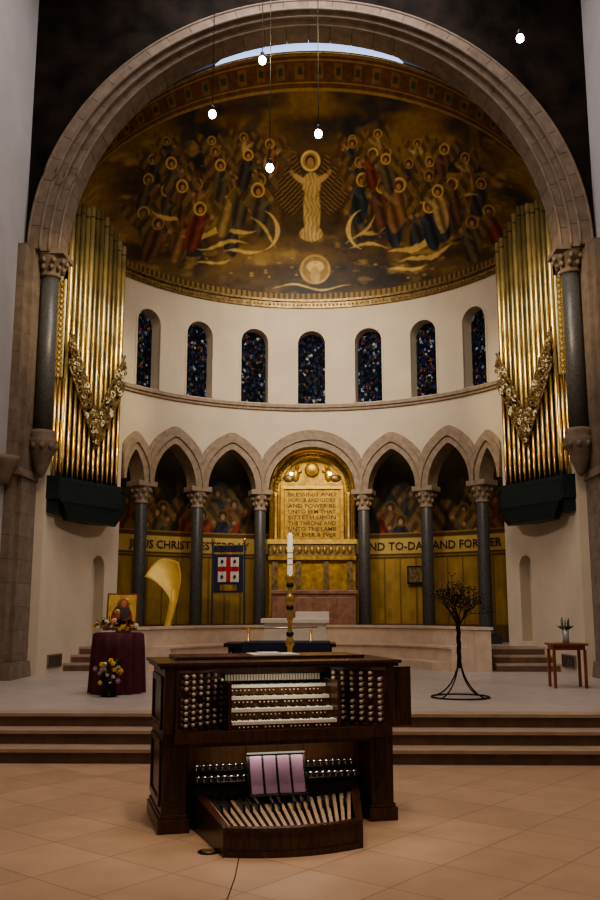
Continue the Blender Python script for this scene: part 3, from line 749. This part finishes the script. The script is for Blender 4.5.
b.strip(F0,[(x,y+.045) for x,y in F0],0,.17,'walnut')
b.strip([(x,y-.012) for x,y in F0],[(x,y+.055) for x,y in F0],.165,.19,'walnut')
b.strip([(x,y-.015) for x,y in F0],[(x,y) for x,y in F0],0,.04,'walnut')
HF=[(3,2,1,0),(4,5,6,7),(0,1,5,4),(1,2,6,5),(2,3,7,6),(3,0,4,7)]
for s in (-1,1):
    xo=xc+s*.50; xi=xc+s*.45; b.add([(xo,-.77,0),(xi,-.77,0),(s*.60,.1,0),(s*.67,.1,0),(xo,-.77,.19),(xi,-.77,.19),(s*.60,.1,.26),(s*.67,.1,.26)],HF,'walnut')
b.add([(xc-.46,-.78,.02),(xc+.46,-.78,.02),(.6,.1,.02),(-.6,.1,.02),(xc-.46,-.78,.05),(xc+.46,-.78,.05),(.6,.1,.05),(-.6,.1,.05)],HF,'black')
for k in range(19):
    t=-1+2*k/18; x0=xc+t*.42; x1=t*.57; ya=-.86+.10*t*t+.06; yb=.06; w=.0125; za=.15; zb=.19+.03*t*t
    b.add([(x0-w,ya,za-.05),(x0+w,ya,za-.05),(x1+w*1.2,yb,zb-.05),(x1-w*1.2,yb,zb-.05),(x0-w,ya,za),(x0+w,ya,za),(x1+w*1.2,yb,zb),(x1-w*1.2,yb,zb)],HF,'maple')
    if k%7 not in (2,6) and k<18:
        t2=t+1/18; x0=xc*.5+t2*.50; x1=t2*.57; b.add([(x0-w,-.30,.17),(x0+w,-.30,.17),(x1+w,.05,.18),(x1-w,.05,.18),(x0-w*.8,-.28,.235),(x0+w*.8,-.28,.235),(x1+w,.05,.245),(x1-w,.05,.245)],HF,'black')
part(b,'pedalboard',.0)
b=MB(); b.box(-.16,.24,.34,.66,1.276,1.286,'white'); b.box(-.08,.10,.40,.62,1.287,1.295,'white'); part(b,'sheet_music')
b=MB(); b.lathe([(.075,0),(.075,.006),(.06,.008)],(-.58,6.6,0),'iron',24); b.lathe([(.05,.008),(.045,.011)],(-.58,6.6,0),'scroll',24); b.build('floor_outlet')
b=MB(); b.tube([(-.36,6.55,.005),(-.35,6.3,.005),(-.34,6.0,.005),(-.345,5.5,.005),(-.35,5.0,.005),(-.36,4.0,.005)],.003,'iron',6); b.build('power_cable')
# ---------------------------------------------------------------- icon table, flowers
def flower(b,c,r,m):
    for k in range(6):
        a=k*math.pi/3; b.sph((c[0]+r*.55*math.cos(a),c[1]-r*.1,c[2]+r*.55*math.sin(a)),(r*.45,r*.3,r*.45),m,6,4)
    b.sph((c[0],c[1]-r*.35,c[2]),r*.3,'fy',6,4)
def leaf(b,c,d,l,w,m='leaf'):
    d=Vector(d).normalized(); a=d.cross(Vector((.3,.2,1))).normalized()*w; c=Vector(c)
    b.add([c,c+d*l*.5+a,c+d*l,c+d*l*.5-a],[(0,1,2,3)],m)
TX=-2.80
b=MB(); c=(TX,13.6); n=72; vs=[];fs=[]
for j,(zz,r0,am) in enumerate([(1.32,.34,0),(1.30,.37,.005),(1.1,.375,.02),(.8,.38,.03),(.46,.39,.04)]):
    for i in range(n):
        a=2*math.pi*i/n; r=r0+am*math.sin(a*13+j*.15); vs.append((c[0]+r*math.cos(a),c[1]+r*math.sin(a),zz))
for j in range(4):
    for i in range(n): fs.append((j*n+i,j*n+(i+1)%n,(j+1)*n+(i+1)%n,(j+1)*n+i))
fs.append(tuple(range(n))); b.add(vs,fs,'burg',True); b.build('draped_table')
b=MB(); T=RT(TX+.02,13.66,1.36,rad(6),rad(-12))
b.box(-.23,.23,0,.03,0,.55,'redwood',T); b.box(-.205,.205,-.006,0,.025,.525,'goldb',T)
b.sph((0,-.008,.19),(.16,.006,.17),'icnred',12,6,T); b.sph((0,-.012,.26),(.13,.006,.13),'icnblue',12,6,T)
b.sph((.02,-.010,.39),(.10,.004,.10),'gold',14,6,T); b.sph((.02,-.014,.385),(.075,.005,.083),'icnred',12,6,T); b.sph((.02,-.018,.38),(.045,.005,.058),'skin',10,6,T)
b.sph((-.07,-.016,.26),(.05,.004,.05),'gold',12,6,T); b.sph((-.07,-.02,.255),(.026,.005,.033),'skin',10,6,T); b.sph((-.07,-.018,.19),(.045,.006,.06),'icnred',10,6,T)
b.tube([(TX,13.78,1.34),(TX,13.85,1.6)],.01,'brass',6); b.build('icon_painting')
rf=random.Random(9)
def bouquet(name,cx,cy,cz,w,h,dp,nf,pot=None):
    b=MB()
    if pot: b.lathe(pot,(cx,cy,0),'iron',14)
    for k in range(nf*3):
        leaf(b,(cx+rf.uniform(-w,w)*.7,cy+rf.uniform(-dp,dp)*.6,cz+rf.uniform(-h,h)*.6),(rf.uniform(-1,1),rf.uniform(-1,.3),rf.uniform(-.2,1)),rf.uniform(.08,.15),.02)
    for k in range(nf):
        a=rf.random()*6.28; q=math.sqrt(rf.random()); flower(b,(cx+w*q*math.cos(a),cy-dp*rf.random(),cz+h*q*math.sin(a)),rf.uniform(.024,.042),rf.choice(['fw','fy','fw','fo','fr','fp','fy']))
    b.build(name,recalc=False)
bouquet('flower_garland',TX,13.42,1.435,.32,.07,.08,34)
bouquet('flower_arrangement',TX+.02,13.0,.78,.20,.17,.12,26,[(.1,.45),(.12,.47),(.04,.5),(.03,.6),(.12,.66),(.14,.7)])
b=MB(); cx,cy=4.10,14.7
b.box(cx-.29,cx+.29,cy-.22,cy+.22,1.10,1.135,'redwood'); b.box(cx-.25,cx+.25,cy-.18,cy+.18,1.03,1.10,'redwood')
for sx in (-1,1):
    for sy in (-1,1): b.box(cx+sx*.24-.022,cx+sx*.24+.022,cy+sy*.17-.022,cy+sy*.17+.022,ZS,1.04,'redwood')
b.build('side_table',bevel=.004)
b=MB(); b.lathe([(.04,0),(.055,.01),(.05,.08),(.06,.2),(.055,.2),(.045,.08),(.035,.015)],(cx,cy,1.135),'vase',16,cap=True)
for k in range(18):
    a=rf.random()*6.28; x=.07*math.cos(a);y_=.07*math.sin(a)
    b.tube([(cx,cy,1.16),(cx+x*.5,cy+y_*.5,1.32),(cx+x,cy+y_,1.42+rf.random()*.12)],.004,'leaf',4); leaf(b,(cx+x*.7,cy+y_*.7,1.34),(x,y_,.05),.12,.015)
b.build('flower_vase',recalc=False)
# wrought iron tree
b=MB(); cx,cy=2.14,12.95; rt=random.Random(21)
for k in range(4):
    a=rad(45+90*k); pts=[]
    for t in [i/10 for i in range(11)]:
        r=.38*(1-t)**2+.02; pts.append((cx+r*math.cos(a),cy+r*math.sin(a),ZS+.02+.55*t**1.3))
    b.tube(pts,.010,'iron',6)
b.tube([(cx+.40*math.cos(a/36*6.283),cy+.40*math.sin(a/36*6.283),ZS+.015) for a in range(36)],.012,'iron',6,closed=True)
for k in range(3):
    a0=k*2.09; b.tube([(cx+.02*math.cos(a0+t*.9),cy+.02*math.sin(a0+t*.9),ZS+.4+.07*t) for t in range(11)],.016,'iron',6)
def branch(p,d,l,r,dep):
    pts=[p]; q=Vector(p); d=Vector(d).normalized()
    for k in range(4):
        d=(d+Vector((rt.uniform(-.4,.4),rt.uniform(-.4,.4),rt.uniform(-.22,.28)))).normalized(); q=q+d*l/4; pts.append(tuple(q))
    b.tube(pts,[r*(1-.12*i) for i in range(5)],'iron',5)
    if dep==0:
        b.sph(tuple(q),(.012,.012,.009),'iron',6,4); return
    for k in range(3):
        branch(pts[rt.choice((2,3,4))],(d+Vector((rt.uniform(-1.3,1.3),rt.uniform(-1.3,1.3),rt.uniform(-.4,.9)))),l*.66,r*.60,dep-1)
for k in range(10):
    a=k*.7; branch((cx,cy,ZS+.95+.05*(k%4)),(math.cos(a)*.9,math.sin(a)*.9,.9+.8*(k%2)),.29,.011,3)
b.build('iron_tree_sculpture')
# ---------------------------------------------------------------- banner and lily sculpture
b=MB(); cx,cy=-1.97,21.45
for x in (-.38,.38):
    b.tube([(cx+x,cy,ZU),(cx+x,cy,3.25)],.022,'navy',8); b.sph((cx+x,cy,3.28),(.04,.04,.06),'brass',8,5); b.lathe([(.14,0),(.12,.04),(.03,.07)],(cx+x,cy,ZU),'brass',14)
b.tube([(cx-.42,cy,3.16),(cx+.42,cy,3.16)],.016,'brass',8)
def fold(x): return .02*math.sin(x*22)
def cloth(x0,x1,z0,z1,m,dy):
    n=14; vs=[];fs=[]
    for i in range(n+1):
        x=x0+(x1-x0)*i/n; vs+=[(cx+x,cy-.03-dy+fold(x),z0),(cx+x,cy-.03-dy+fold(x),z1)]
    for i in range(n): fs.append((2*i,2*i+2,2*i+3,2*i+1))
    b.add(vs,fs,m,True)
cloth(-.35,.35,2.05,3.15,'navy',0); cloth(-.25,.25,2.3,2.88,'white',.006); cloth(-.05,.05,2.3,2.88,'red',.012); cloth(-.25,.25,2.55,2.66,'red',.012)
cloth(-.2,.2,2.10,2.24,'gold',.006); cloth(-.35,.35,2.95,3.0,'gold',.006)
for q in (-1,1):
    for zz in (2.42,2.78): b.sph((cx+q*.15,cy-.05,zz),(.035,.01,.045),'navy',8,4)
for k in range(20): b.tube([(cx-.33+.0347*k,cy-.03,2.05),(cx-.33+.0347*k,cy-.03,1.97)],.006,'goldb',4)
b.build('processional_banner',recalc=False)
b=MB(); cx,cy=-3.22,20.25; n=30; mm=18; vs=[];fs=[]
for j in range(n+1):
    t=j/n; q=max(0,(t-.42)/.58); hw=.05+.06*t+.38*q**1.2*(1-.35*q*q); xc=.20*math.sin(t*2.2)-.30*q
    for i in range(mm+1):
        u=-1+2*i/mm; curl=.5*hw*(u*u)
        xx=cx+xc+hw*u*1.05; z=ZU+.3+1.6*t - .42*q*q*max(0,-u)**1.8 - .10*q*max(0,u)**2
        vs.append((xx,cy+.15*q-curl,z))
for j in range(n):
    for i in range(mm): a=j*(mm+1)+i; fs.append((a,a+1,a+mm+2,a+mm+1))
b.add(vs,fs,'ochre',True)
b.tube([(cx,cy+.02,ZU+.05),(cx+.05,cy,ZU+.4),(cx+.13,cy,ZU+.9),(cx+.14,cy,ZU+1.2)],[.09,.07,.05,.03],'ochre',10)
b.lathe([(.3,0),(.3,.1),(.22,.16),(.1,.22)],(cx,cy,ZU),'ochre',20)
o=b.build('golden_lily_sculpture',recalc=False); md=o.modifiers.new('solid','SOLIDIFY'); md.thickness=.012
b=MB(); x,y=ring(RB-.08,25); b.box(-.22,.22,-.05,.06,2.3,2.75,'black',RT(x,y,0,-rad(25))); b.box(-.18,.18,-.06,-.05,2.34,2.71,'scroll',RT(x,y,0,-rad(25))); b.build('wall_box')  # plain dark box on the back wall
for s in (-1,1):
    b=MB(); a=s*84; x,y=ring(R-.03,a); T=RT(x,y,0,-rad(a)); b.box(-.35,.35,-.01,.02,.55,.8,'stone',T)
    for k in range(9): b.box(-.32+.075*k,-.30+.075*k,-.02,0,.57,.78,'iron',T)
    b.build('vent_grille')
# ---------------------------------------------------------------- pendant lamps
for x,y,z in [(-1.34,12,8.75),(-.50,12,7.9),(.20,12,8.42),(-.62,12,9.6),(3.16,12,9.9)]:
    b=MB(); b.tube([(x,y,z+.12),(x,y,15)],.007,'black',5); b.lathe([(.012,.14),(.03,.12),(.035,.05)],(x,y,z),'iron',12); b.sph((x,y,z),(.055,.055,.065),'bulb',12,8); b.build('pendant_lamp')
for x in (-.52,.46):
    b=MB(); b.tube([(x,22.62,5.1),(x,22.62,5.62)],.006,'black',5); b.sph((x,22.62,5.06),.04,'bulb',10,6); b.lathe([(.03,.03),(.012,.07)],(x,22.62,5.06),'iron',10); b.build('niche_pendant_lamp')
# ---------------------------------------------------------------- lights
def look(o,t): o.rotation_euler=(Vector(t)-o.location).to_track_quat('-Z','Y').to_euler()
def spot(loc,tgt,e,ang,col=(1,.86,.68),bl=.5,rr=.15):
    l=bpy.data.lights.new('spot','SPOT'); l.energy=e; l.spot_size=rad(ang); l.spot_blend=bl; l.color=col; l.shadow_soft_size=rr
    o=bpy.data.objects.new('spot_light',l); S.collection.objects.link(o); o.location=loc; look(o,tgt)
def area(loc,tgt,e,sx,sy,col=(1,.86,.68)):
    l=bpy.data.lights.new('area','AREA'); l.shape='RECTANGLE'; l.size=sx; l.size_y=sy; l.energy=e; l.color=col
    o=bpy.data.objects.new('area_light',l); S.collection.objects.link(o); o.location=loc; look(o,tgt)
spot((-2.5,9,12.5),(1,22.4,7.0),3700,38,(1,.88,.73),1.0,.4)
spot((2.5,9,12.5),(-1,22.4,7.0),3700,38,(1,.88,.73),1.0,.4)
spot((0,8.5,12.2),(0,22,3),1300,22,(1,.80,.52),.7,.3)
spot((0,11,10.7),(0,23,4.2),900,12,(1,.78,.45),.6,.2)
spot((0,9.5,9),(0,21.5,12.2),1900,44,(1,.80,.52),.9,.3)
spot((2.5,10,12),(-4.5,17.8,7.0),3400,24,(1,.82,.5),.6,.2)
spot((-2.5,10,12),(4.5,17.8,7.0),3400,24,(1,.82,.5),.6,.2)
for s in (-1,1): spot((-s*3.6,12.5,6.5),(s*4.9,18.4,1.9),700,34,(1,.92,.90),.8,.3)
area((0,5.5,13),(0,6.5,0),720,5,5,(1,.79,.60))
area((0,14,14.6),(0,14.5,0),520,6,3,(.98,.90,.88))
spot((.8,4.0,9),(-.15,7.0,.5),1000,22,(1,.84,.66),.8,.25)
for p,h,k,r in bays:
    x,y=ring(R+.75,p)
    if abs(p)<50: area((x,y,6.1),(x,y+.1,3),10 if abs(p)>5 else 26,.5,.15,(1,.75,.42))
def console_fill(name,loc,rx,e,sx):  # bare area lights added at the console for fill, no lamp bodies
    l=bpy.data.lights.new(name,'AREA'); l.shape='RECTANGLE'; l.size=sx; l.size_y=.05; l.energy=e; l.color=(1,.88,.70)
    o=bpy.data.objects.new(name+'_light',l); S.collection.objects.link(o); o.parent=cons; o.location=loc; o.rotation_euler=(rad(rx),0,0)
console_fill('pedal_fill',(0,-.02,.61),15,1.8,.9)  # added under the key desk to brighten kneeboard and pedals
console_fill('keydesk_fill',(0,.0,1.19),0,2.0,.8)  # added under the lid to brighten the shaded manuals
w=bpy.data.worlds.new('world'); S.world=w; w.use_nodes=True; w.node_tree.nodes['Background'].inputs[0].default_value=(.3,.35,.5,1); w.node_tree.nodes['Background'].inputs[1].default_value=.2
try: S.view_settings.look='AgX - Medium High Contrast'
except Exception: pass
# ---------------------------------------------------------------- camera
cd=bpy.data.cameras.new('camera'); cd.sensor_fit='VERTICAL'; cd.sensor_height=24; cd.lens=24
co=bpy.data.objects.new('camera',cd); S.collection.objects.link(co); co.location=(.2,0,1.65); co.rotation_euler=(rad(90+10.08),0,rad(1.27)); S.camera=co
